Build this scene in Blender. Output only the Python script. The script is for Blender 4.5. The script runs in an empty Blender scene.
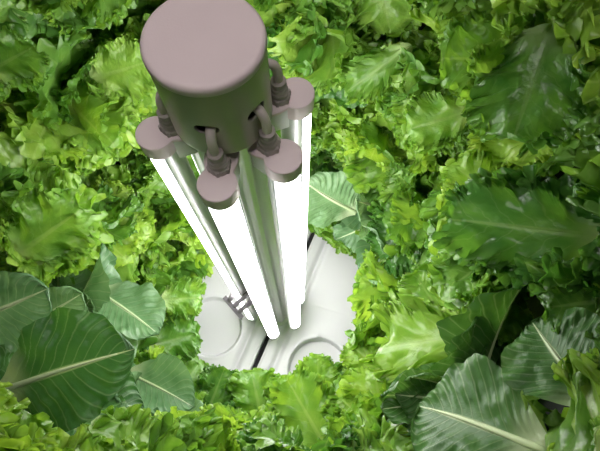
import bpy, bmesh, math, random
from mathutils import Vector, Matrix, noise, Quaternion

random.seed(7)
PI = math.pi
scene = bpy.context.scene
col = scene.collection

# ------------------------------------------------------------------ camera
F = 490.0                        # focal length in pixels of a 600 x 451 frame
TH = math.atan(177.5 / F)        # the camera looks down, tilted this much off plumb
HC = 1.23                        # camera height; lid surface at z = .03
CAM = Vector((0, 0, HC))
cd = bpy.data.cameras.new('camera')
cam = bpy.data.objects.new('camera', cd)
col.objects.link(cam)
cam.location = CAM
cam.rotation_euler = (TH, 0, 0)
cd.sensor_width = 36.0
cd.lens = 36.0 * F / 600.0
cd.clip_start = 0.01
scene.camera = cam
FWD = Vector((0, math.sin(TH), -math.cos(TH)))
UPV = Vector((0, math.cos(TH), math.sin(TH)))
RIGHT = Vector((1, 0, 0))


def ray(px, py):
    return FWD + RIGHT * ((px - 300) / F) + UPV * ((225.5 - py) / F)


def at(px, py, depth):
    return CAM + ray(px, py) * depth


def on_plane(px, py, z):
    r = ray(px, py)
    return CAM + r * ((z - HC) / r.z)


def project(p):
    d = p - CAM
    t = d.dot(FWD)
    if t < 0.02:
        return None
    return 300 + F * d.x / t, 225.5 - F * d.dot(UPV) / t, t


# ------------------------------------------------------------------ helpers
def link(o, parent=None):
    col.objects.link(o)
    if parent is not None:
        o.parent = parent
    return o


def mesh_obj(name, bm, mat, parent=None, smooth=True, mats=None):
    me = bpy.data.meshes.new(name)
    bmesh.ops.recalc_face_normals(bm, faces=bm.faces[:])
    bm.to_mesh(me)
    bm.free()
    if smooth:
        for p in me.polygons:
            p.use_smooth = True
        me.set_sharp_from_angle(angle=math.radians(38))
    for m in (mats or [mat]):
        me.materials.append(m)
    return link(bpy.data.objects.new(name, me), parent)


def empty(name, loc, label=None, cat=None, group=None, rot=None):
    o = bpy.data.objects.new(name, None)
    o.empty_display_size = .03
    o.location = loc
    if rot:
        o.rotation_euler = rot
    col.objects.link(o)
    if label:
        o['label'] = label
    if cat:
        o['category'] = cat
    if group:
        o['group'] = group
    return o


def lathe(bm, prof, n=48, center=(0, 0, 0), a0=0.0, a1=2 * PI, mi=0):
    """prof: list of (radius, z)."""
    full = abs((a1 - a0) - 2 * PI) < 1e-6
    cnt = n if full else n + 1
    rows = []
    c = Vector(center)
    for r, z in prof:
        if r < 1e-7:
            rows.append([bm.verts.new(c + Vector((0, 0, z)))])
        else:
            rows.append([bm.verts.new(c + Vector((r * math.cos(a0 + (a1 - a0) * i / n),
                                                  r * math.sin(a0 + (a1 - a0) * i / n), z))) for i in range(cnt)])
    for A, B in zip(rows, rows[1:]):
        m = n
        for i in range(m):
            j = (i + 1) % cnt
            if len(A) == 1 and len(B) == 1:
                continue
            if len(A) == 1:
                f = bm.faces.new((A[0], B[j], B[i]))
            elif len(B) == 1:
                f = bm.faces.new((A[i], A[j], B[0]))
            else:
                f = bm.faces.new((A[i], A[j], B[j], B[i]))
            f.material_index = mi


def prism(bm, outline, z0, z1, bev=0.0, seg=3):
    """closed outline [(x, y)] extruded from z0 to z1, the top edge rounded."""
    def inset(d):
        n = len(outline)
        out = []
        for i in range(n):
            p0, p1, p2 = Vector(outline[i - 1]), Vector(outline[i]), Vector(outline[(i + 1) % n])
            e1, e2 = (p1 - p0), (p2 - p1)
            n1 = Vector((-e1.y, e1.x)).normalized()
            n2 = Vector((-e2.y, e2.x)).normalized()
            nn = (n1 + n2)
            nn = nn.normalized() if nn.length > 1e-9 else n1
            out.append(p1 + nn * d)
        return out
    layers = [(z0, outline)]
    if bev > 0:
        for k in range(seg + 1):
            a = PI / 2 * k / seg
            layers.append((z1 - bev + bev * math.sin(a), inset(bev * (1 - math.cos(a)))))
    else:
        layers.append((z1, outline))
    rows = [[bm.verts.new((p[0], p[1], z)) for p in o] for z, o in layers]
    n = len(outline)
    for A, B in zip(rows, rows[1:]):
        for i in range(n):
            bm.faces.new((A[i], A[(i + 1) % n], B[(i + 1) % n], B[i]))
    bm.faces.new(rows[-1])
    bm.faces.new(list(reversed(rows[0])))


def tube(bm, pts, rad, n=12, cap=True):
    pts = [Vector(p) for p in pts]
    rads = rad if isinstance(rad, (list, tuple)) else [rad] * len(pts)
    rows = []
    ref = None
    for i, p in enumerate(pts):
        t = (pts[min(i + 1, len(pts) - 1)] - pts[max(i - 1, 0)]).normalized()
        if ref is None:
            ref = t.orthogonal().normalized()
        ref = (ref - t * ref.dot(t)).normalized()
        b = t.cross(ref)
        rows.append([bm.verts.new(p + (ref * math.cos(2 * PI * k / n) + b * math.sin(2 * PI * k / n)) * rads[i])
                     for k in range(n)])
    for A, B in zip(rows, rows[1:]):
        for k in range(n):
            bm.faces.new((A[k], A[(k + 1) % n], B[(k + 1) % n], B[k]))
    if cap:
        bm.faces.new(list(reversed(rows[0])))
        bm.faces.new(rows[-1])


# ------------------------------------------------------------------ materials
def new_mat(name):
    m = bpy.data.materials.new(name)
    m.use_nodes = True
    nt = m.node_tree
    nt.nodes.clear()
    return m, nt


def N(nt, typ, **kw):
    n = nt.nodes.new(typ)
    for k, v in kw.items():
        if k == 'op':
            n.operation = v
        elif k.startswith('i_'):
            key = k[2:]
            n.inputs[int(key) if key.isdigit() else key.replace('_', ' ')].default_value = v
        else:
            setattr(n, k, v)
    return n


def simple(name, color, rough=.5, metal=0.0, spec=.5, bump=0.0, bump_scale=200, var=0.04, emit=None, strength=0):
    m, nt = new_mat(name)
    out = N(nt, 'ShaderNodeOutputMaterial')
    p = N(nt, 'ShaderNodeBsdfPrincipled')
    p.inputs['Roughness'].default_value = rough
    p.inputs['Metallic'].default_value = metal
    p.inputs['Specular IOR Level'].default_value = spec
    tc = N(nt, 'ShaderNodeTexCoord')
    nz = N(nt, 'ShaderNodeTexNoise')
    nz.inputs['Scale'].default_value = 30
    nt.links.new(tc.outputs['Object'], nz.inputs['Vector'])
    mix = N(nt, 'ShaderNodeMix', data_type='RGBA')
    c = color
    mix.inputs[6].default_value = (c[0] * (1 - var), c[1] * (1 - var), c[2] * (1 - var), 1)
    mix.inputs[7].default_value = (min(1, c[0] * (1 + var)), min(1, c[1] * (1 + var)), min(1, c[2] * (1 + var)), 1)
    nt.links.new(nz.outputs['Fac'], mix.inputs[0])
    nt.links.new(mix.outputs[2], p.inputs['Base Color'])
    if bump > 0:
        n2 = N(nt, 'ShaderNodeTexNoise')
        n2.inputs['Scale'].default_value = bump_scale
        nt.links.new(tc.outputs['Object'], n2.inputs['Vector'])
        b = N(nt, 'ShaderNodeBump')
        b.inputs['Strength'].default_value = bump
        b.inputs['Distance'].default_value = .001
        nt.links.new(n2.outputs['Fac'], b.inputs['Height'])
        nt.links.new(b.outputs[0], p.inputs['Normal'])
    if emit:
        p.inputs['Emission Color'].default_value = (*emit, 1)
        p.inputs['Emission Strength'].default_value = strength
    nt.links.new(p.outputs[0], out.inputs[0])
    return m


M_CAP = simple('cap_plastic', (.88, .745, .745), .5, spec=.35, bump=.08, bump_scale=900)
M_GLAND = simple('gland_plastic', (.42, .37, .345), .55, spec=.35)
M_WHITECAP = simple('white_plastic', (.82, .81, .80), .4)
M_LID = simple('lid_plastic', (.66, .66, .675), .42, spec=.4, bump=.05, bump_scale=400, var=.02)
M_WALL_SHADE = simple('wall_gap_shade', (.016, .022, .014), .8)  # shade of the gaps between leaves, put into the wall colour
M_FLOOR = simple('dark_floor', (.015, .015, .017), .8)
M_CHROME = simple('chrome', (.17, .155, .17), .2, metal=.35)
M_ALU = simple('aluminium', (.68, .68, .67), .38, metal=1.0, var=.06)
M_LENS = simple('milky_lens', (.78, .79, .82), .25)
M_STEM = simple('stem', (.55, .62, .35), .5)


def column_mat():
    m, nt = new_mat('satin_column')
    out = N(nt, 'ShaderNodeOutputMaterial')
    p = N(nt, 'ShaderNodeBsdfPrincipled')
    p.inputs['Base Color'].default_value = (.46, .41, .39, 1)
    p.inputs['Metallic'].default_value = .28
    tc = N(nt, 'ShaderNodeTexCoord')
    mp = N(nt, 'ShaderNodeMapping')
    mp.inputs['Scale'].default_value = (160, 160, 4)
    nz = N(nt, 'ShaderNodeTexNoise')
    nz.inputs['Scale'].default_value = 1.0
    mr = N(nt, 'ShaderNodeMapRange')
    mr.inputs['To Min'].default_value = .26
    mr.inputs['To Max'].default_value = .44
    nt.links.new(tc.outputs['Object'], mp.inputs[0])
    nt.links.new(mp.outputs[0], nz.inputs['Vector'])
    nt.links.new(nz.outputs['Fac'], mr.inputs['Value'])
    nt.links.new(mr.outputs[0], p.inputs['Roughness'])
    nt.links.new(p.outputs[0], out.inputs[0])
    return m


M_COL = column_mat()
TUBE_STRENGTH = 18.5


def tube_mat():
    m, nt = new_mat('glowing_diffuser')
    out = N(nt, 'ShaderNodeOutputMaterial')
    e = N(nt, 'ShaderNodeEmission')
    e.inputs['Color'].default_value = (1.0, .97, .98, 1)
    e.inputs['Strength'].default_value = TUBE_STRENGTH
    nt.links.new(e.outputs[0], out.inputs[0])
    return m


M_GLOW = tube_mat()


def leaf_mat(name, dark, mid, pale, trans, kind, rough=.33, translucency=.44, bump=.22, sheen=.0):
    """UV: x = across (-1..1 mapped to 0..1), y = along the leaf 0..1."""
    m, nt = new_mat(name)
    L = nt.links.new
    out = N(nt, 'ShaderNodeOutputMaterial')
    uv = N(nt, 'ShaderNodeUVMap')
    sep = N(nt, 'ShaderNodeSeparateXYZ')
    L(uv.outputs[0], sep.inputs[0])
    ax = N(nt, 'ShaderNodeMath', op='MULTIPLY_ADD')        # 2u - 1
    ax.inputs[1].default_value = 2
    ax.inputs[2].default_value = -1
    L(sep.outputs[0], ax.inputs[0])
    ab = N(nt, 'ShaderNodeMath', op='ABSOLUTE')
    L(ax.outputs[0], ab.inputs[0])
    # wobble for veins
    tc = N(nt, 'ShaderNodeTexCoord')
    nz = N(nt, 'ShaderNodeTexNoise')
    nz.inputs['Scale'].default_value = 38 if kind == 'frilly' else 16
    nz.inputs['Detail'].default_value = 3
    L(tc.outputs['Object'], nz.inputs['Vector'])
    # secondary veins
    # side veins leave the midrib slanting forward
    k1 = N(nt, 'ShaderNodeMath', op='MULTIPLY_ADD')
    L(ab.outputs[0], k1.inputs[0])
    k1.inputs[1].default_value = -.34
    L(sep.outputs[1], k1.inputs[2])
    k = N(nt, 'ShaderNodeMath', op='MULTIPLY_ADD')
    L(k1.outputs[0], k.inputs[0])
    k.inputs[1].default_value = 36 if kind != 'frilly' else 24
    w = N(nt, 'ShaderNodeMath', op='MULTIPLY')
    L(nz.outputs['Fac'], w.inputs[0])
    w.inputs[1].default_value = 4.0 if kind == 'frilly' else 3.5
    L(w.outputs[0], k.inputs[2])
    s = N(nt, 'ShaderNodeMath', op='SINE')
    L(k.outputs[0], s.inputs[0])
    sa = N(nt, 'ShaderNodeMath', op='ABSOLUTE')
    L(s.outputs[0], sa.inputs[0])
    vein = N(nt, 'ShaderNodeMapRange', interpolation_type='SMOOTHSTEP')
    vein.inputs['From Min'].default_value = 0.0
    vein.inputs['From Max'].default_value = .22 if kind == 'frilly' else .34
    vein.inputs['To Min'].default_value = 1
    vein.inputs['To Max'].default_value = 0
    L(sa.outputs[0], vein.inputs['Value'])
    # midrib
    taper = N(nt, 'ShaderNodeMath', op='MULTIPLY_ADD')
    L(sep.outputs[1], taper.inputs[0])
    taper.inputs[1].default_value = -.085
    taper.inputs[2].default_value = .10
    rib = N(nt, 'ShaderNodeMath', op='DIVIDE')
    L(ab.outputs[0], rib.inputs[0])
    L(taper.outputs[0], rib.inputs[1])
    ribm = N(nt, 'ShaderNodeMapRange', interpolation_type='SMOOTHSTEP')
    ribm.inputs['From Min'].default_value = .5
    ribm.inputs['From Max'].default_value = 1.3
    ribm.inputs['To Min'].default_value = 1
    ribm.inputs['To Max'].default_value = 0
    L(rib.outputs[0], ribm.inputs['Value'])
    # base colour: pale near the base, darker blade, mottled
    big = N(nt, 'ShaderNodeTexNoise')
    big.inputs['Scale'].default_value = 22
    big.inputs['Detail'].default_value = 4
    L(tc.outputs['Object'], big.inputs['Vector'])
    c1 = N(nt, 'ShaderNodeMix', data_type='RGBA')
    c1.inputs[6].default_value = (*dark, 1)
    c1.inputs[7].default_value = (*mid, 1)
    mr = N(nt, 'ShaderNodeMapRange')
    mr.inputs['From Min'].default_value = .32
    mr.inputs['From Max'].default_value = .68
    L(big.outputs['Fac'], mr.inputs['Value'])
    L(mr.outputs[0], c1.inputs[0])
    c2 = N(nt, 'ShaderNodeMix', data_type='RGBA')
    L(c1.outputs[2], c2.inputs[6])
    c2.inputs[7].default_value = (*pale, 1)
    basem = N(nt, 'ShaderNodeMapRange', interpolation_type='SMOOTHSTEP')
    basem.inputs['From Min'].default_value = .06
    basem.inputs['From Max'].default_value = 0.30 if kind == 'frilly' else .3
    basem.inputs['To Min'].default_value = .62 if kind == 'frilly' else .85
    basem.inputs['To Max'].default_value = 0
    L(sep.outputs[1], basem.inputs['Value'])
    v2 = N(nt, 'ShaderNodeMath', op='MULTIPLY')
    L(vein.outputs[0], v2.inputs[0])
    v2.inputs[1].default_value = .10 if kind == 'frilly' else .17
    mx = N(nt, 'ShaderNodeMath', op='MAXIMUM')
    L(basem.outputs[0], mx.inputs[0])
    L(v2.outputs[0], mx.inputs[1])
    r2 = N(nt, 'ShaderNodeMath', op='MULTIPLY')
    L(ribm.outputs[0], r2.inputs[0])
    r2.inputs[1].default_value = .18 if kind == 'frilly' else .9
    mx2 = N(nt, 'ShaderNodeMath', op='MAXIMUM')
    L(mx.outputs[0], mx2.inputs[0])
    L(r2.outputs[0], mx2.inputs[1])
    L(mx2.outputs[0], c2.inputs[0])
    # each leaf a little different
    oi = N(nt, 'ShaderNodeObjectInfo')
    hsv = N(nt, 'ShaderNodeHueSaturation')
    hm = N(nt, 'ShaderNodeMapRange')
    hm.inputs['To Min'].default_value = .487
    hm.inputs['To Max'].default_value = .512
    L(oi.outputs['Random'], hm.inputs['Value'])
    L(hm.outputs[0], hsv.inputs['Hue'])
    vm = N(nt, 'ShaderNodeMapRange')
    vm.inputs['To Min'].default_value = 1.18
    vm.inputs['To Max'].default_value = .78
    L(oi.outputs['Random'], vm.inputs['Value'])
    L(vm.outputs[0], hsv.inputs['Value'])
    L(c2.outputs[2], hsv.inputs['Color'])
    # bump: fine crinkle, sunken veins
    fine = N(nt, 'ShaderNodeTexNoise')
    fine.inputs['Scale'].default_value = 120
    fine.inputs['Detail'].default_value = 3
    L(tc.outputs['Object'], fine.inputs['Vector'])
    hgt = N(nt, 'ShaderNodeMath', op='MULTIPLY_ADD')
    L(vein.outputs[0], hgt.inputs[0])
    hgt.inputs[1].default_value = -.06 if kind == 'frilly' else -.25
    L(fine.outputs['Fac'], hgt.inputs[2])
    bp = N(nt, 'ShaderNodeBump')
    bp.inputs['Strength'].default_value = bump
    bp.inputs['Distance'].default_value = .004
    L(hgt.outputs[0], bp.inputs['Height'])
    p = N(nt, 'ShaderNodeBsdfPrincipled')
    p.inputs['Roughness'].default_value = rough
    p.inputs['Specular IOR Level'].default_value = .45 if kind == 'frilly' else .30
    L(hsv.outputs[0], p.inputs['Base Color'])
    L(bp.outputs[0], p.inputs['Normal'])
    tr = N(nt, 'ShaderNodeBsdfTranslucent')
    tm = N(nt, 'ShaderNodeMix', data_type='RGBA', blend_type='MULTIPLY')
    tm.inputs[0].default_value = 1
    L(hsv.outputs[0], tm.inputs[6])
    tm.inputs[7].default_value = (*trans, 1)
    L(tm.outputs[2], tr.inputs['Color'])
    L(bp.outputs[0], tr.inputs['Normal'])
    mixs = N(nt, 'ShaderNodeMixShader')
    mixs.inputs[0].default_value = translucency
    L(p.outputs[0], mixs.inputs[1])
    L(tr.outputs[0], mixs.inputs[2])
    L(mixs.outputs[0], out.inputs[0])
    return m


LM = {
    'lime': leaf_mat('leaf_lime', (.17, .36, .035), (.32, .51, .075), (.58, .70, .30), (1.40, 1.32, .70), 'frilly', .29),
    'green': leaf_mat('leaf_green', (.085, .24, .028), (.20, .39, .06), (.48, .61, .27), (1.5, 1.35, .6), 'frilly', .28),
    'deep': leaf_mat('leaf_deep', (.05, .17, .028), (.12, .28, .05), (.42, .55, .26), (1.5, 1.4, .65), 'frilly', .27),
    'romaine': leaf_mat('leaf_romaine', (.045, .135, .030), (.085, .20, .045), (.52, .62, .36), (1.5, 1.5, .7), 'romaine', .36, .28, .22),
    'butter': leaf_mat('leaf_butter', (.10, .22, .085), (.19, .33, .15), (.55, .63, .42), (1.4, 1.4, .9), 'romaine', .26, .26, .3),
}
M_RIB = simple('midrib', (.50, .60, .33), .4)


# ------------------------------------------------------------------ leaf meshes
def sstep(a, b, x):
    t = max(0.0, min(1.0, (x - a) / (b - a)))
    return t * t * (3 - 2 * t)


def frilly_mesh(seed, L=.15, W=.078, na=520, nr=26, frills=26, amp=1.0, bend=.6, cup=.25, roll=.6, fringe=1.0, calm=1.0):
    """broad blade, blistered between the veins, with a tightly curled rim that folds back on itself.
    Every row runs from the midrib out to the rim."""
    rnd = random.Random(seed)
    o = Vector((rnd.uniform(-50, 50), rnd.uniform(-50, 50), rnd.uniform(-50, 50)))
    ph = [rnd.uniform(0, 6.28) for _ in range(8)]
    k = L / .15

    def rim(a):
        t = abs(a)
        y = L * (1 - t ** 1.3)
        x = W * math.sin(PI * min(1, t ** .82)) ** .62 + .005 * sstep(.6, .95, t)
        return x * (1 if a >= 0 else -1), y
    grid, uvs = [], []
    for i in range(na + 1):
        a = -1 + 2 * i / na
        row, ruv = [], []
        nz = lambda f, q: noise.noise(Vector((a * f, q * 7.3, 0)) + o)
        cx, cy = rim(a)
        my = L * .86 * (1 - abs(a)) ** 1.15
        x2, y2 = rim(min(1, a + .01))
        x1, y1 = rim(max(-1, a - .01))
        T = Vector((x2 - x1, y2 - y1)).normalized()
        Rv = Vector((-T.y, T.x))
        if Rv.dot(Vector((cx, cy - my))) < 0:
            Rv = -Rv
        wl = sstep(1.0, .78, abs(a)) if False else 1 - sstep(.80, 1.0, abs(a))
        p1 = 2 * PI * 3.2 * a + 3.0 * nz(2.0, 3) + ph[0]
        pm = 2 * PI * frills * .2 * a + 4.0 * nz(2.6, 11) + ph[4]
        p2 = 2 * PI * frills * .5 * a + 5.0 * nz(3.0, 4) + ph[1]
        p3 = 2 * PI * frills * 1.15 * a + 5.0 * nz(6.5, 5) + ph[2]
        a1 = (.9 + .9 * nz(1.8, 8)) * wl
        am = max(.2, .9 + 1.0 * nz(3.3, 12)) * wl
        a2 = max(.15, .85 + 1.1 * nz(4.4, 6)) * wl * fringe
        a3 = max(.1, .8 + 1.2 * nz(8.0, 7)) * wl * fringe
        st = .66 + .14 * nz(6.0, 9)
        lobe = (.012 * nz(3.2, 1) + .008 * nz(10, 2)) * wl * k + .0040 * k * a2 * math.cos(p2 * .5 + ph[3]) + .0042 * k * a3 * (1 - abs(math.sin(p3 * .8))) ** 1.5
        for j in range(nr + 1):
            r = 1 - (1 - j / nr) ** 1.5
            x = cx * r
            y = my + (cy - my) * r
            ux, uy = x / W, y / L
            e1 = sstep(.15, 1.0, r) * .0150 * amp * k * a1
            e2 = sstep(st, 1.0, r) ** .9 * .0074 * amp * k * a2
            e3 = sstep(.80, 1.0, r) * .0042 * amp * k * a3
            em = sstep(.62, 1.0, r) * .0062 * calm * amp * k * am
            z = e1 * math.sin(p1) + em * math.sin(pm) + e2 * math.sin(p2) + e3 * math.sin(p3)
            tw = e1 * .25 * math.sin(2 * p1) - em * .45 * math.sin(2 * pm) - e2 * .55 * math.sin(2 * p2) - e3 * .6 * math.sin(2 * p3)
            rw = lobe * r ** 4 - e2 * .55 * (1 + math.cos(2 * p2)) * roll + e3 * .8 * math.cos(p3 + .7)
            x += T.x * tw + Rv.x * rw
            y += T.y * tw + Rv.y * rw
            q = Vector((x / k * 55, y / k * 55, 0)) + o
            bl = noise.noise(q) * .0034 * calm + abs(noise.noise(q * 1.9)) * .0034 * calm + noise.noise(q * .42) * .0110
            z += bl * sstep(.04, .35, r) * wl * k
            z += cup * x * x / L * (1 - .4 * r)
            z += .004 * k * sstep(0, .25, r) * (1 - uy)
            z -= bend * L * .42 * max(0, y / L - .25) ** 2
            row.append(Vector((x, y, z)))
            ruv.append(((max(-1, min(1, ux)) + 1) / 2, max(0, min(1, uy))))
        grid.append(row)
        uvs.append(ruv)
    return grid, uvs


def romaine_mesh(seed, L=.16, W=.052, nu=60, nv=44, bend=.5, cup=.4, wave=1.0, round_=.0):
    rnd = random.Random(seed)
    o = Vector((rnd.uniform(-50, 50), rnd.uniform(-50, 50), rnd.uniform(-50, 50)))
    ph = rnd.uniform(0, 6.28)
    grid, uvs = [], []
    for i in range(nv + 1):
        v = -1 + 2 * i / nv
        row, ruv = [], []
        for j in range(nu + 1):
            u = 1 - (1 - j / nu) ** 1.35
            # obovate outline with a narrow base and a broad rounded tip
            um = .64 - .06 * round_
            w = W * (math.sqrt(max(0, 1 - ((u - um) / (1 - um)) ** 2)) if u > um else .10 + .90 * math.sin(PI / 2 * (u / um)) ** 1.25)
            w = max(w, .0006)
            w *= 1 + .05 * noise.noise(Vector((u * 7, v > 0, 2)) + o)
            x = w * v
            y = L * u - abs(v) ** 2 * L * .04 + (.5 - .5 * math.cos(PI * v)) * 0
            ph_v = 36 * (u - .34 * abs(v))
            z = .0030 * abs(math.sin(ph_v)) * sstep(.05, .4, abs(v)) * sstep(.08, .25, u)
            z += (.0038 * noise.noise(Vector((x * 60, y * 60, 0)) + o) + .0012 * noise.noise(Vector((x * 120, y * 120, 3)) + o)) * sstep(.05, .5, abs(v))
            z += .0055 * wave * abs(v) ** 2.5 * math.sin(ph + 22 * u + 2 * noise.noise(Vector((u * 5, v, 0)) + o) + (2 if v > 0 else 0)) * sstep(.1, .4, u)
            z += cup * x * x / W
            z -= bend * L * .40 * max(0, u - .2) ** 2
            row.append(Vector((x, y, z)))
            ruv.append(((v + 1) / 2, u))
        grid.append(row)
        uvs.append(ruv)
    return grid, uvs


def leaf_from_grid(name, grid, uvs):
    vs, fs, fuv = [], [], []
    nr = len(grid[0])
    for row in grid:
        vs.extend([tuple(p) for p in row])
    for i in range(len(grid) - 1):
        for j in range(nr - 1):
            ids = ((i, j), (i + 1, j), (i + 1, j + 1), (i, j + 1))
            fs.append([p * nr + q for p, q in ids])
            fuv.extend([uvs[p][q] for p, q in ids])
    me = bpy.data.meshes.new(name)
    me.from_pydata(vs, [], fs)
    lay = me.uv_layers.new(name='UVMap')
    flat = [c for t in fuv for c in t]
    lay.data.foreach_set('uv', flat)
    me.polygons.foreach_set('use_smooth', [True] * len(me.polygons))
    me.update()
    return me


def with_mat(me, key):
    c = me.copy()
    c.materials.append(LM[key])
    return c


FR = []
for s in range(10):
    g, u = frilly_mesh(100 + s, W=[.072, .082, .062, .090][s % 4], frills=[36, 43, 50][s % 3], amp=[1.0, 1.2, .85][(s // 3) % 3],
                       bend=[.2, .6, 1.0, -.3][(s // 2) % 4], cup=[.3, -.2, .7][s % 3])
    me = leaf_from_grid('lettuce_leaf', g, u)
    FR.append({k: with_mat(me, k) for k in ('lime', 'green', 'deep')})
# calmer leaves: a broad blade with curls only close to the rim
FL = []
for s in range(4):
    g, u = frilly_mesh(300 + s, W=[.075, .09, .066, .082][s], frills=[42, 37, 46, 40][s], amp=1.0, calm=.5, fringe=1.25, bend=[.3, .6, -.15, .45][s], cup=[.25, -.15, .6, .1][s])
    me = leaf_from_grid('lettuce_leaf', g, u)
    FL.append({k: with_mat(me, k) for k in ('lime', 'green', 'deep')})
RO, RIBS = [], []
for s in range(5):
    kw = dict(L=.15, W=[.050, .058, .045, .062, .054][s], bend=[.35, .6, .9, .3, .5][s], cup=[.35, .2, .5, .25, .7][s], round_=[0, 1, 0, 1, .5][s])
    g, u = romaine_mesh(500 + s, **kw)
    me = leaf_from_grid('romaine_leaf', g, u)
    RO.append({k: with_mat(me, k) for k in ('romaine', 'butter')})
    # the raised midrib of that leaf, on its upper face, follows the middle row
    bm = bmesh.new()
    mid = g[len(g) // 2]
    pts = [p + Vector((0, 0, .0002)) for p in mid[:50:3]]
    tube(bm, pts, [.0034 * (1 - .86 * i / (len(pts) - 1)) for i in range(len(pts))], 8)
    rm = bpy.data.meshes.new('midrib')
    bm.to_mesh(rm)
    bm.free()
    rm.polygons.foreach_set('use_smooth', [True] * len(rm.polygons))
    rm.materials.append(M_RIB)
    RIBS.append(rm)

# ------------------------------------------------------------------ the lamp
AX = Vector((-.0568, .2088))            # lamp axis
COL_DX = -.0022
Z_TOP = HC - .2395                         # top of the column
Z_PLATE = HC - .331                      # face of the tube end caps
Z_COLB = HC - .319                       # lower rim of the column
Z_END = HC - 1.168                       # lower end of the tubes
R_COL, R_RING, R_CAP, R_TUBE = .0382, .0558, .0152, .0130
A_TUBE = [math.radians(a) for a in (-95, -38, 20, 82, 140, 200)]
Z_LID = .03

lamp = empty('grow_light', (AX.x, AX.y, Z_LID),
             'tall grow light of glowing white tubes around a column with a round pink-beige top cap', 'lamp')
zo = -Z_LID                              # parts use lamp-local z


# column: a thin wall with six cable slots cut through it
def build_column():
    bm = bmesh.new()
    nseg, z0, z1 = 360, Z_COLB + zo, Z_TOP + zo - .004
    nrow = 96
    zs = HC - .2850 + zo
    hw, hh = .0086, .0048
    V = [[bm.verts.new((R_COL * math.cos(2 * PI * i / nseg), R_COL * math.sin(2 * PI * i / nseg), z0 + (z1 - z0) * j / nrow))
          for i in range(nseg)] for j in range(nrow + 1)]
    for j in range(nrow):
        zc = z0 + (z1 - z0) * (j + .5) / nrow
        for i in range(nseg):
            ac = 2 * PI * (i + .5) / nseg
            cut = False
            for k, t in enumerate(A_TUBE):
                d = (ac - t + PI) % (2 * PI) - PI
                s = d * R_COL
                dz = zc - zs
                q = max(0, abs(s) - (hw - hh))
                if q * q + dz * dz < hh * hh:
                    cut = True
            if not cut:
                bm.faces.new((V[j][i], V[j][(i + 1) % nseg], V[j + 1][(i + 1) % nseg], V[j + 1][i]))
    loose = [v for v in bm.verts if not v.link_faces]
    bmesh.ops.delete(bm, geom=loose, context='VERTS')
    # round the stair-stepped slot edges
    rim = [v for v in bm.verts if v.is_boundary and z0 + 1e-5 < v.co.z < z1 - 1e-5]
    for v in rim:
        a = math.atan2(v.co.y, v.co.x)
        best = min(A_TUBE, key=lambda t: abs((a - t + PI) % (2 * PI) - PI))
        d = ((a - best + PI) % (2 * PI) - PI) * R_COL
        dz = v.co.z - zs
        cx = max(-(hw - hh), min(hw - hh, d))
        vec = Vector((d - cx, dz))
        if vec.length > 1e-6:
            vec = vec.normalized() * hh
            a2 = best + (cx + vec.x) / R_COL
            v.co = Vector((R_COL * math.cos(a2), R_COL * math.sin(a2), zs + vec.y))
    o = mesh_obj('column', bm, M_COL, lamp)
    o.location.x = COL_DX
    md = o.modifiers.new('wall', 'SOLIDIFY')
    md.thickness = .0022
    md.offset = -1
    return o


column = build_column()
bm = bmesh.new()
prof = [(0, Z_TOP + zo)]
for r in (.01, .02, .03):
    prof.append((r, Z_TOP + zo - .0002 * (r / .03) ** 2))
rb = .004
for k in range(7):
    a = PI / 2 * k / 6
    prof.append((R_COL + .0006 - rb + rb * math.sin(a), Z_TOP + zo - .0003 - rb + rb * math.cos(a)))
prof += [(R_COL + .0006, Z_TOP + zo - .0075), (R_COL - .002, Z_TOP + zo - .0085), (0, Z_TOP + zo - .0085)]
lathe(bm, prof, 128)
cap = mesh_obj('top_cap', bm, M_CAP, lamp)
cap.location.x = COL_DX
cap['label'] = 'round pink-beige plastic top cap'

# dark floor of the column, so that the slots look into a closed box
bm = bmesh.new()
lathe(bm, [(0, Z_COLB + zo + .001), (R_COL - .0024, Z_COLB + zo + .001), (R_COL - .0024, Z_COLB + zo + .003), (0, Z_COLB + zo + .003)], 64)
mesh_obj('column_base', bm, M_GLAND, lamp)

# the core pole: a fluted aluminium extrusion between the tubes
bm = bmesh.new()
nf = 144
core = []
for i in range(nf):
    a = 2 * PI * i / nf
    r = .0300 + .0022 * math.cos(6 * a) + .0007 * (1 if (i % 8) < 2 else 0)
    core.append((r * math.cos(a), r * math.sin(a)))
prism(bm, core, Z_END + zo - .002, Z_COLB + zo)
mesh_obj('core_pole', bm, M_ALU, lamp)
bm = bmesh.new()
lathe(bm, [(0, 0), (.034, 0), (.034, .010), (.030, .0145), (0, .0145)], 48)
tube(bm, [(0, 0, .012), (0, 0, Z_END + zo)], .024, 32)
mesh_obj('pole_foot', bm, M_WHITECAP, lamp)


# one tube, pointing along +x from the lamp axis, then copied around
def arc(cx, r, a0, a1, n):
    return [(cx + r * math.cos(a0 + (a1 - a0) * i / n), r * math.sin(a0 + (a1 - a0) * i / n)) for i in range(n + 1)]


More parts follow.
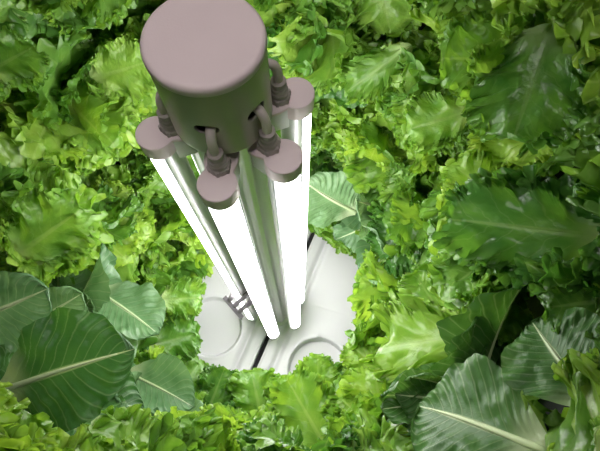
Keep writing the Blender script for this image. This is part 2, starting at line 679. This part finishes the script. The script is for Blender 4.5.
def build_tube():
    # diffuser: the outward two thirds of a round tube, closed at the foot
    bm = bmesh.new()
    aa = math.radians(86)
    out = arc(R_RING, R_TUBE, -aa, aa, 40)
    zt, zb = Z_PLATE + zo - .008, Z_END + zo
    rows = []
    for z, s in ((zt, 1), (zb + .020, 1)):
        rows.append([bm.verts.new((R_RING + (x - R_RING) * s, y * s, z)) for x, y in out])
    for A, B in zip(rows, rows[1:]):
        for i in range(len(out) - 1):
            bm.faces.new((A[i], B[i], B[i + 1], A[i + 1]))
    for A in (rows[0], rows[-1]):
        bm.faces.new(A)
    for i in range(len(rows) - 1):
        bm.faces.new((rows[i][0], rows[i][-1], rows[i + 1][-1], rows[i + 1][0]))
    d = mesh_obj('light_tube', bm, M_GLOW, lamp)
    d['label'] = 'glowing white tube'
    bm = bmesh.new()
    lathe(bm, [(0, zb + .021), (R_TUBE + .0008, zb + .021), (R_TUBE + .0008, zb + .004), (R_TUBE - .001, zb + .001), (R_TUBE - .005, zb), (0, zb)], 32, (R_RING, 0, 0))
    mesh_obj('foot_cap', bm, M_WHITECAP, d)
    # milky lens lips either side of the glow
    bm = bmesh.new()
    for sg in (-1, 1):
        o1 = arc(R_RING, R_TUBE + .0006, sg * math.radians(84), sg * math.radians(104), 10)
        o2 = arc(R_RING, R_TUBE - .0012, sg * math.radians(104), sg * math.radians(84), 10)
        loop = o1 + o2
        prism(bm, loop if sg > 0 else loop[::-1], zb + .019, zt + .002)
    mesh_obj('lens_edge', bm, M_LENS, d)
    # aluminium back with two gutter lips
    bm = bmesh.new()
    a2 = math.radians(93)
    pr = arc(R_RING, R_TUBE + .0012, a2, 2 * PI - a2, 22)
    lip = [(R_RING + (R_TUBE - .0002) * math.cos(a2), -(R_TUBE - .0002) * math.sin(a2))]
    inner = [(R_RING - .0070, -.0068), (R_RING - .0070, .0068)]
    lip2 = [(R_RING + (R_TUBE - .0002) * math.cos(a2), (R_TUBE - .0002) * math.sin(a2))]
    prism(bm, pr + lip + inner + lip2, zb + .019, zt + .002)
    mesh_obj('tube_housing', bm, M_ALU, d)
    # keyhole shaped end cap: round cup plus a neck reaching in under the column
    bm = bmesh.new()
    nw = .0132
    pts = arc(R_RING, R_CAP, math.radians(-133), math.radians(133), 44)
    xn = R_RING + R_CAP * math.cos(math.radians(133))
    yn = R_CAP * math.sin(math.radians(133))
    neck = [(xn - .002, yn + .0003), (xn - .0045, nw - .001), (xn - .0075, nw), (R_RING - .0285, nw),
            (R_RING - .0285, -nw), (xn - .0075, -nw), (xn - .0045, -nw + .001), (xn - .002, -yn - .0003)]
    prism(bm, pts + neck, Z_PLATE + zo - .0030, Z_PLATE + zo, .0012, 3)
    lathe(bm, [(0, Z_PLATE + zo - .0005), (R_CAP - .0006, Z_PLATE + zo - .0005), (R_CAP, Z_PLATE + zo - .002), (R_CAP - .0002, Z_PLATE + zo - .017), (R_TUBE + .0003, Z_PLATE + zo - .018),
               (R_TUBE + .0003, Z_PLATE + zo - .012), (0, Z_PLATE + zo - .012)], 48, (R_RING, 0, 0))
    c = mesh_obj('end_cap', bm, M_CAP, d)
    c['label'] = 'keyhole-shaped pink-beige end cap'
    # bracket behind the neck
    bm = bmesh.new()
    prism(bm, [(.0295, -.0105), (R_RING - .0100, -.0105), (R_RING - .0085, -.007), (R_RING - .0085, .007), (R_RING - .0100, .0105), (.0295, .0105)],
          Z_PLATE + zo - .030, Z_PLATE + zo - .004, .001, 2)
    mesh_obj('bracket', bm, M_WHITECAP, d)
    # ribbed cable gland and its cable bending into the slot
    bm = bmesh.new()
    gx = .0420
    lathe(bm, [(0, 0), (.0084, 0), (.0086, .0015), (.0084, .0055), (.0070, .0063), (.0070, .0072), (.0076, .0079), (.0074, .0112),
               (.0064, .0119), (.0064, .0126), (.0067, .0133), (.0065, .0160), (.0057, .0168), (.0056, .0205), (.0060, .0210), (.0060, .0222), (.0046, .0230), (0, .0230)],
          28, (gx, 0, Z_PLATE + zo - .0004))
    # flats of the gland's nut
    for k in range(6):
        a = PI / 3 * k
        c0 = Vector((gx + .0078 * math.cos(a), .0078 * math.sin(a), Z_PLATE + zo))
        tube(bm, [c0 + Vector((0, 0, -.0003)), c0 + Vector((0, 0, .0058))], .0018, 6)
    g = mesh_obj('cable_gland', bm, M_GLAND, d)
    bm = bmesh.new()
    zc = Z_PLATE + zo
    p0, p1, p2, p3 = Vector((gx, 0, zc + .0215)), Vector((gx + .0005, 0, zc + .034)), Vector((gx - .001, 0, zc + .0430)), Vector((.0335, 0, zc + .0450))
    pts = []
    for i in range(13):
        t = i / 12
        pts.append(p0 * (1 - t) ** 3 + p1 * 3 * t * (1 - t) ** 2 + p2 * 3 * t * t * (1 - t) + p3 * t ** 3)
    tube(bm, pts, .0036, 14)
    w = mesh_obj('cable', bm, M_CAP, d)
    return d


def copy_tree(o, parent):
    c = o.copy()
    col.objects.link(c)
    c.parent = parent
    for ch in list(o.children):
        copy_tree(ch, c)
    return c


t0 = build_tube()
tubes = [t0]
for k in range(1, 6):
    tubes.append(copy_tree(t0, lamp))
for k, t in enumerate(tubes):
    t.rotation_euler = (0, 0, A_TUBE[k])
tubes[5].location = (-.0030, .0065, 0)
tubes[2].location = (.0010, .0048, 0)
tubes[1].location = (0, .0015, 0)

# chrome spring clip on the left tube near its foot: three bands that meet in a bar
bm = bmesh.new()
for q in (-1, 0, 1):
    u0 = -.024 if q >= 0 else .0150
    sec = []
    for i in range(15):
        t = i / 14
        u = u0 + (.034 - u0) * t
        z = .0045 * math.sin(PI * t) ** .7
        wd = .0062 - .0018 * t
        wc = q * (.0185 - .0035 * t)
        arch = .0022
        sec.append([bm.verts.new(p) for p in ((u, wc - wd, z), (u, wc - wd * .5, z + arch), (u, wc + wd * .5, z + arch), (u, wc + wd, z),
                                               (u, wc + wd * .5, z + arch - .0012), (u, wc - wd * .5, z + arch - .0012))])
    for A, B in zip(sec, sec[1:]):
        for i in range(6):
            bm.faces.new((A[i], A[(i + 1) % 6], B[(i + 1) % 6], B[i]))
    bm.faces.new(sec[0])
    bm.faces.new(list(reversed(sec[-1])))
bmesh.ops.create_cube(bm, size=1.0, matrix=Matrix.Translation((.034, 0, -.001)) @ Matrix.Diagonal((.0075, .056, .0040, 1)))
bmesh.ops.create_cube(bm, size=1.0, matrix=Matrix.Translation((.0385, 0, -.006)) @ Matrix.Diagonal((.0022, .056, .0140, 1)))
bmesh.ops.create_cube(bm, size=1.0, matrix=Matrix.Translation((-.002, -.0012, -.002)) @ Matrix.Diagonal((.022, .0022, .014, 1)))   # jaw on the tube
clip = mesh_obj('spring_clip', bm, M_CHROME, lamp)
acl = math.radians(222)
clip.scale = (.92, .92, .92)
clip.location = (.004 + R_RING * math.cos(A_TUBE[5]) - .003 - .0165 * math.sin(acl), R_RING * math.sin(A_TUBE[5]) + .0065 + .0165 * math.cos(acl), HC - .880 + zo)
clip.rotation_euler = (0, math.radians(8), math.radians(222))
clip['label'] = 'chrome spring clip with three bands'

# ------------------------------------------------------------------ lid of the tank below
sA, sB = on_plane(255, 365, Z_LID), on_plane(313, 232, Z_LID)
sdir = (sB - sA)
sdir.z = 0
sdir.normalize()
snor = Vector((sdir.y, -sdir.x, 0))          # to the right of the seam
smid = sA + sdir * (Vector((AX.x, AX.y, 0)) - Vector((sA.x, sA.y, 0))).dot(sdir)
smid.z = 0


def seam_xy(p):
    d = Vector((p.x, p.y, 0)) - smid
    return d.dot(snor), d.dot(sdir)


rc_px = [(on_plane(212, 326, Z_LID)), (on_plane(318.5, 369, Z_LID))]
recL, recR = seam_xy(rc_px[0]), seam_xy(rc_px[1])
R_WALL = .365


def lid(side, label):
    cx, cy = (recL if side < 0 else recR)
    cx = abs(cx)
    bm = bmesh.new()
    step = .0024
    x0, x1, y1 = .0062, .36, .36
    nx, ny = int((x1 - x0) / step), int(2 * y1 / step)
    V = {}

    def hgt(x, y):
        z = 0.0
        z -= .0130 * math.exp(-((x - .041) / .0075) ** 2)
        z -= .0035 * (1 - sstep(0, .006, x - x0))
        d = math.hypot((x - cx), (y - cy))
        z -= .022 * (1 - sstep(.067, .0718, d))
        z += .0016 * math.exp(-((d - .0755) / .0028) ** 2)
        # moulded tab at the rim of the recess
        dn = math.hypot(x - cx + .030, y - cy - .069)
        z += .004 * math.exp(-(dn / .005) ** 2)
        # faint moulding line across the panel
        z -= .0009 * math.exp(-((y - .055 - .1 * (x - .1)) / .002) ** 2) * sstep(.06, .08, x)
        return z
    for j in range(ny + 1):
        for i in range(nx + 1):
            x, y = x0 + (x1 - x0) * i / nx, -y1 + 2 * y1 * j / ny
            V[i, j] = bm.verts.new((x * side, y, hgt(x, y)))
    for j in range(ny):
        for i in range(nx):
            bm.faces.new((V[i, j], V[i + 1, j], V[i + 1, j + 1], V[i, j + 1]))
    # skirt down to the tank
    edge = [V[i, 0] for i in range(nx + 1)] + [V[nx, j] for j in range(1, ny + 1)] + [V[i, ny] for i in range(nx - 1, -1, -1)] + [V[0, j] for j in range(ny - 1, 0, -1)]
    low = [bm.verts.new((v.co.x, v.co.y, -Z_LID + .001)) for v in edge]
    for k in range(len(edge)):
        bm.faces.new((edge[k], edge[(k + 1) % len(edge)], low[(k + 1) % len(edge)], low[k]))
    o = mesh_obj('tank_lid', bm, M_LID)
    o.location = (smid.x, smid.y, Z_LID)
    o.rotation_euler = (0, 0, math.atan2(snor.y, snor.x))
    o['label'] = label
    o['category'] = 'tank lid'
    o['group'] = 'white tank lid halves'
    return o


lid(-1, 'white moulded tank lid half under the chrome clip, with a round recess')
lid(1, 'white moulded tank lid half across the black seam from the chrome clip')

# ------------------------------------------------------------------ setting
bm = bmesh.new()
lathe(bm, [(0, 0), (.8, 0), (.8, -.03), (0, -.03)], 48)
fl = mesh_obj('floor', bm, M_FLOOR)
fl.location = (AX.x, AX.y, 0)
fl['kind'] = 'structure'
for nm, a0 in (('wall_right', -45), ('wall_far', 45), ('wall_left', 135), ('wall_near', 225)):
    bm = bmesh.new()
    top = 2.4  # unseen upper part added to narrow the light falling from above
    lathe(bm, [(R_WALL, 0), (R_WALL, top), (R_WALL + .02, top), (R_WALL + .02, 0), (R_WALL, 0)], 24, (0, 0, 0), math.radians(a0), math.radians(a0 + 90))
    w = mesh_obj(nm, bm, M_WALL_SHADE)
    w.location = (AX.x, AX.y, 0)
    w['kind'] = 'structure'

# ------------------------------------------------------------------ lettuce
KEEP = [(136, -40), (274, -40), (272, 66), (318, 84), (316, 232), (338, 258), (352, 290), (352, 322), (332, 340), (300, 352), (232, 360),
        (206, 335), (206, 304), (226, 262), (128, 150), (128, 112), (150, 98)]


def in_poly(x, y, poly):
    c = False
    n = len(poly)
    for i in range(n):
        x1, y1 = poly[i]
        x2, y2 = poly[i - 1]
        if (y1 > y) != (y2 > y) and x < (x2 - x1) * (y - y1) / (y2 - y1) + x1:
            c = not c
    return c


HERO_SHAPES = []


def leaf_ok(me, M):
    """a leaf must leave room for the lamp, the view down to the lid, the camera and the big leaves"""
    n = len(me.vertices)
    for k in range(0, n, 41):
        p = M @ me.vertices[k].co
        rad = (Vector((p.x, p.y)) - AX).length
        if rad > R_WALL - .002 or p.z < Z_LID + .008 or rad < .10:
            return False
        if (p - CAM).length < .16:
            return False
        q = project(p)
        if not q:
            continue
        if in_poly(q[0], q[1], KEEP):
            h = Vector((p.x, p.y))
            if not (q[1] < 236 and (h - AX).dot(h.normalized()) > .07):
                return False
        for poly, c, t, bb in HERO_SHAPES:
            if bb[0] < q[0] < bb[1] and bb[2] < q[1] < bb[3] and in_poly(q[0], q[1], poly) and (p - CAM).dot(FWD) < t + .02:
                return False
    return True


def frame(D, Nn):
    y = D.normalized()
    z = (Nn - y * Nn.dot(y)).normalized()
    x = y.cross(z)
    return Matrix((x, y, z)).transposed()


HEADS = []
plant_objs = {}


def add_leaf(plant, me, M, name='leaf', label=None, rib=None):
    o = bpy.data.objects.new(name, me)
    col.objects.link(o)
    o.parent = plant
    o.matrix_local = plant.matrix_basis.inverted() @ M
    if label:
        o['label'] = label
    if rib is not None:
        r = bpy.data.objects.new('midrib', rib)
        col.objects.link(r)
        r.parent = o
    return o


def head(name, az, z, kind, nleaf, scale, label, cat='lettuce', seed=0, rise=12):
    rnd = random.Random(seed * 31 + 5)
    a = math.radians(az)
    out = Vector((math.cos(a), math.sin(a), 0))
    P = Vector((AX.x, AX.y, 0)) + out * (R_WALL - .035)
    P.z = z
    inward = -out
    A = (inward * math.cos(math.radians(rise)) + Vector((0, 0, 1)) * math.sin(math.radians(rise))).normalized()
    root = empty(name, P, label, cat, 'lettuce heads growing around the lamp')
    bpy.context.view_layer.update()
    bm = bmesh.new()
    base = P + out * .034
    tube(bm, [base - P, (base - P) * .5 + Vector((0, 0, -.003)), Vector((0, 0, 0)), A * .02], [.009, .010, .011, .006], 10)
    mesh_obj('stem', bm, M_STEM, root)
    side = A.cross(Vector((0, 0, 1))).normalized()
    up = side.cross(A)
    cnt = 0
    for i in range(nleaf):
        f = i / max(1, nleaf - 1)
        psi = i * 2.39996 + rnd.uniform(-.25, .25) + seed
        tau = math.radians(12 + 74 * f ** .8 + rnd.uniform(-16, 16))
        Rr = side * math.cos(psi) + up * math.sin(psi)
        D = A * math.cos(tau) + Rr * math.sin(tau)
        D = (D + Vector((rnd.uniform(-.25, .25), rnd.uniform(-.25, .25), .12 + rnd.uniform(-.2, .2)))).normalized()
        Nn = A * math.sin(tau) - Rr * math.cos(tau)
        if kind in ('romaine', 'butter'):
            k = rnd.randrange(len(RO))
            me, rib = RO[k][kind], RIBS[k]
            sc = scale * rnd.uniform(.8, 1.1)
        else:
            mk = kind
            u = rnd.random()
            if u < .28:
                mk = {'lime': 'green', 'green': 'lime', 'deep': 'green'}[kind]
            elif u < .36:
                mk = {'lime': 'green', 'green': 'deep', 'deep': 'deep'}[kind]
            src = FR if rnd.random() < .74 else FL
            me, rib = rnd.choice(src)[mk], None
            sc = scale * rnd.uniform(.82, 1.12) * (.72 + .28 * f ** .6)
        D0, ok = D.copy(), False
        for tr in range(16):
            R3 = frame(D, Nn) @ Matrix.Rotation(rnd.uniform(-.6, .6), 3, 'Y')
            M = Matrix.Translation(P + A * .008 * (1 - f)) @ R3.to_4x4() @ Matrix.Scale(sc, 4)
            if leaf_ok(me, M):
                add_leaf(root, me, M, 'leaf', None, rib)
                cnt += 1
                break
            sc *= .965
            j = .18 + .045 * tr
            D = (D0 + Vector((rnd.uniform(-j, j), rnd.uniform(-j, j), rnd.uniform(-j, j)))).normalized()
    HEADS.append((root, az, z, kind, cnt))
    return root


HERO = []


def wall_depth(px, py, rad):
    """depth at which a view ray reaches that distance from the lamp axis"""
    r = ray(px, py)
    d = Vector((r.x, r.y))
    A_, B_, C_ = d.dot(d), -2 * AX.dot(d), AX.dot(AX) - rad * rad
    return (-B_ + math.sqrt(B_ * B_ - 4 * A_ * C_)) / (2 * A_)


def hero(me, rib, base, tip, rb, rt, wide=1.0, cam_w=.7, roll=0.0, label=None, fam='frilly', shr=.46):
    rb = min(rb, wall_depth(*base, .342))
    rt = min(rt, wall_depth(*tip, .330))
    B, T = at(*base, rb), at(*tip, rt)
    D = T - B
    mid = (B + T) / 2
    nc = (CAM - mid).normalized()
    nl = Vector((AX.x - mid.x, AX.y - mid.y, .1)).normalized()
    R3 = frame(D, nc * cam_w + nl * (1 - cam_w)) @ Matrix.Rotation(roll, 3, 'Y')
    Lm = max(v.co.y for v in me.vertices)
    k = D.length / Lm
    M = Matrix.Translation(B) @ R3.to_4x4() @ Matrix.Diagonal((k * wide, k, k, 1))
    HERO.append((me, rib, M, B, label, fam if rib is None else 'smooth'))
    pts = [project(M @ v.co)[:2] for v in list(me.vertices)[::23]]
    # convex outline of what the leaf covers, drawn in a little
    pts = sorted(set((round(a, 2), round(b, 2)) for a, b in pts))

    def half(ps):
        h = []
        for p in ps:
            while len(h) > 1 and (h[-1][0] - h[-2][0]) * (p[1] - h[-2][1]) - (h[-1][1] - h[-2][1]) * (p[0] - h[-2][0]) <= 0:
                h.pop()
            h.append(p)
        return h[:-1]
    hull = half(pts) + half(pts[::-1])
    shr = .84 if rib is not None else shr
    cx = sum(p[0] for p in hull) / len(hull)
    cy = sum(p[1] for p in hull) / len(hull)
    hull = [(cx + (p[0] - cx) * shr, cy + (p[1] - cy) * shr) for p in hull]
    bb = (min(p[0] for p in hull), max(p[0] for p in hull), min(p[1] for p in hull), max(p[1] for p in hull))
    HERO_SHAPES.append((hull, None, max(rb, rt) + .01, bb))


def ro(i, k):
    return RO[i][k], RIBS[i]


def fl(i, k):
    return FL[i][k], None


def fr(i, k):
    return FR[i][k], None


hero(*ro(1, 'romaine'), (0, 391), (121, 349), 0.5, 0.47, 1.03, .75, 0, 'large smooth dark leaf with pale midrib and branching veins')
hero(*ro(3, 'butter'), (-38, 325), (44, 292), 0.53, 0.5, 1.0, .7, .3, 'glossy grey-green leaf')
hero(*ro(3, 'butter'), (28, 325), (80, 296), 0.63, 0.6, .9, .6, .2)
hero(*ro(3, 'butter'), (92, 288), (160, 330), 0.76, 0.73, 1.0, .6, -.3, 'rounded glossy leaf')
hero(*ro(4, 'butter'), (126, 372), (192, 403), 0.72, 0.68, .95, .6, .2, 'folded glossy leaf')
hero(*ro(1, 'romaine'), (548, 452), (408, 396), 0.5, 0.465, 1.1, .7, .1, 'large glossy dark leaf with pale midrib')
hero(*ro(3, 'romaine'), (592, 405), (528, 318), 0.46, 0.43, 1.2, .6, 0, 'dark smooth leaf with brown midrib')
hero(*fl(2, 'deep'), (625, 240), (440, 218), 0.4, 0.47, .72, .6, 0, 'broad crinkled dark leaf with a long midrib')
hero(*fl(1, 'green'), (552, 25), (510, 145), 0.4, 0.41, .75, .6, -.2, 'broad flat olive leaf')
hero(*fl(0, 'lime'), (482, 335), (362, 348), 0.6, 0.74, .62, .7, .2, 'flat bright lime leaf')
hero(*fr(2, 'lime'), (92, 78), (154, 62), 0.62, 0.6, 1.1, .5, 0)
hero(*fl(3, 'lime'), (508, 208), (446, 158), 0.5, 0.51, .7, .6, .4)
hero(*fl(1, 'lime'), (380, -28), (390, 42), 0.55, 0.62, .8, .5, 0)
hero(*ro(1, 'butter'), (356, 212), (306, 188), 0.98, 0.9, 1.3, .5, 0, 'smooth blue-green leaf')
hero(*fr(1, 'green'), (12, 258), (88, 205), 0.57, 0.55, .8, .6, 0)
hero(*fl(2, 'green'), (-12, 72), (38, 44), 0.48, 0.46, 1.0, .6, 0)
hero(*fl(0, 'green'), (412, 45), (338, 98), 0.6, 0.67, .5, .6, 0)
hero(*fl(3, 'lime'), (470, 112), (398, 132), 0.54, 0.57, .8, .6, 0)
hero(*fl(2, 'green'), (334, 462), (284, 374), 0.8, 0.84, .8, .6, 0)

hero(*fl(0, 'lime'), (650, 440), (548, 428), .41, .42, 1.1, .9, .1)
hero(*fl(3, 'green'), (650, 400), (560, 408), .43, .44, .9, .85, -.1)
hero(*fl(1, 'green'), (600, 500), (520, 436), .43, .44, .9, .85, -.1)
hero(*fr(6, 'green'), (540, 480), (470, 430), .50, .50, .8, .6, .1)

hero(*fr(4, 'green'), (650, 340), (585, 372), .43, .43, 1.0, .8, .1)
hero(*fr(7, 'green'), (520, 300), (488, 338), .56, .54, 1.0, .8, .1)
hero(*fr(0, 'green'), (640, 455), (585, 440), .42, .43, 1.1, .9, .1)

hero(*fr(1, 'deep'), (612, 300), (538, 308), .40, .42, 1.0, .8, .1)
hero(*fr(5, 'green'), (600, 335), (556, 300), .40, .42, 1.0, .8, .1)

# curly leaves that frame the view down to the lid
for (b_, t_, db, dt, k, m_, wd) in (((262, 425), (252, 366), .98, 1.00, 3, 'green', .9), ((318, 410), (318, 352), 1.0, 1.03, 6, 'lime', .9),
                                    ((206, 415), (226, 366), .98, 1.0, 8, 'deep', .9), ((150, 345), (204, 332), .95, 1.0, 1, 'green', .9),
                                    ((170, 400), (206, 358), .95, 1.0, 5, 'green', .9), ((385, 375), (346, 340), .95, 1.0, 0, 'lime', .9),
                                    ((160, 300), (206, 297), .95, 1.0, 7, 'green', .8), ((290, 430), (284, 372), .95, .98, 9, 'lime', .8)):
    hero(FR[k][m_], None, b_, t_, db, dt, wd, .6, .2)

ROWS = [1.06, .86, .66, .46, .26, .10]
NC = 10
n = 0
NUM = {}
KIND = {26: 'romaine', 29: 'romaine', 36: 'butter', 47: 'green', 19: 'deep'}
LABEL = {
    10: 'olive frilly lettuce head with a broad flat leaf, upper dark corner',
    11: 'frilly lettuce at the top edge between pink cap and broad olive leaf',
    12: 'small tuft of frilly lettuce at the top edge touching the pink cap',
    13: 'dark green frilly lettuce at the top edge, clip side of the cap',
    14: 'green frilly lettuce in the upper corner on the clip side',
    16: 'curly pale lettuce in the bottom corner below the large romaine leaf',
    19: 'dark crinkled lettuce head with a long midrib leaf above the glossy romaine',
    20: 'bright lime lettuce head whose flat leaf points at the white lid',
    21: 'green frilly lettuce halfway between the pink cap and broad olive leaf',
    22: 'yellow-green frilly lettuce behind the small end cap beside the column',
    23: 'lime frilly lettuce touching the round pink cap on its clip side',
    24: 'broad yellow-green frilly lettuce filling the space outside the clip-side end cap',
    25: 'green frilly lettuce at the outer edge above the large romaine leaf',
    26: 'romaine head with one large smooth dark leaf and pale midrib',
    27: 'pale curly lettuce at the bottom edge below the folded glossy leaf',
    28: 'green curly lettuce at the bottom edge below the partly hidden lid recess',
    29: 'romaine head with glossy dark leaves in the shaded lower corner',
    30: 'green frilly lettuce between the smooth blue-green leaf and long crinkled leaf',
    31: 'lime frilly lettuce just above the smooth blue-green leaves beside the tubes',
    32: 'small lime tuft against the glowing tube below the highest end cap',
    33: 'lettuce tuft against the clip-side glowing tube just under its end cap',
    34: 'lime frilly lettuce halfway along the clip-side tube above the glossy leaves',
    35: 'smooth lettuce with a rounded glossy leaf between clip and large romaine',
    36: 'smooth lettuce with a folded glossy leaf below the rounded glossy leaf',
    37: 'few pale curls of lettuce at the bottom edge under the black seam',
    38: 'lime curly lettuce between the partly hidden lid recess and glossy romaine',
    39: 'dark frilly lettuce tucked just above the flat lime leaf',
    40: 'green frilly lettuce beside the lid next to the flat lime leaf tip',
    41: 'smooth blue-green lettuce beside the glowing tubes above the lid',
    42: 'few dark frilly leaves between the blue-green leaf and glowing tube',
    44: 'frilly lettuce below the middle of the clip-side tube, above the clip',
    45: 'green frilly lettuce bordering the lid beside the chrome clip',
    46: 'green frilly lettuce bordering the lower side of the clip-side lid recess',
    47: 'few leaf tips between the folded glossy leaf and the black seam',
    48: 'green lettuce with one long upright leaf below the lid seam',
    49: 'lime frilly lettuce overlapping the edge of the partly hidden lid recess',
    51: 'dark green lettuce tips at the far end of the black seam',
    54: 'small frilly tuft hanging over the lid just above the chrome clip',
    56: 'deep green lettuce tips at the lid corner below the clip-side recess',
    57: 'green lettuce whose leaf tips touch the near end of the black seam',
    58: 'lime lettuce tips standing in front of the partly hidden lid recess',
}
for ri, z in enumerate(ROWS):
    for ci in range(NC):
        az = (ci + (.5 if ri % 2 else 0)) * 360 / NC
        daz = abs((az - 285 + 180) % 360 - 180)       # away from the side behind the camera
        if z > 1 or (daz < 25 and z > .80) or n in (15, 43, 50, 52, 53, 55, 59):      # out of sight
            n += 1
            continue
        rnd = random.Random(n * 7 + 1)
        kind = rnd.choices(['lime', 'green', 'deep', 'butter'], [5, 6, 2, 1.2])[0]
        kind = KIND.get(n, kind)
        name = {'romaine': 'romaine_lettuce', 'butter': 'smooth_leaf_lettuce'}.get(kind, 'frilly_lettuce')
        h = head(name, az + rnd.uniform(-5, 5), z + rnd.uniform(-.025, .025), kind, 20,
                 (1.22 if z < .3 else .82 if z > .8 else .95) * rnd.uniform(.92, 1.12), LABEL.get(n, 'x'), 'lettuce', seed=n)
        NUM[h.name] = n
        n += 1

# the big leaves belong to the heads nearest to their bases
for me, rib, M, B, label, fam in HERO:
    root = min((h[0] for h in HEADS if (h[3] in ('romaine', 'butter')) == (fam == 'smooth')), key=lambda r: (r.location - B).length)
    add_leaf(root, me, M, 'leaf', label, rib)

# ------------------------------------------------------------------ light
w = bpy.data.worlds.new('world')
scene.world = w
w.use_nodes = True
bg = w.node_tree.nodes['Background']
bg.inputs['Color'].default_value = (1.0, .93, .92, 1)
bg.inputs['Strength'].default_value = 7.2

scene.view_settings.view_transform = 'Standard'
scene.view_settings.look = 'None'
scene.view_settings.gamma = 1
scene.view_settings.exposure = 0.0
scene.cycles.use_denoising = True
scene.cycles.max_bounces = 8
scene.cycles.diffuse_bounces = 4
scene.cycles.transmission_bounces = 6
scene.cycles.sample_clamp_indirect = 8
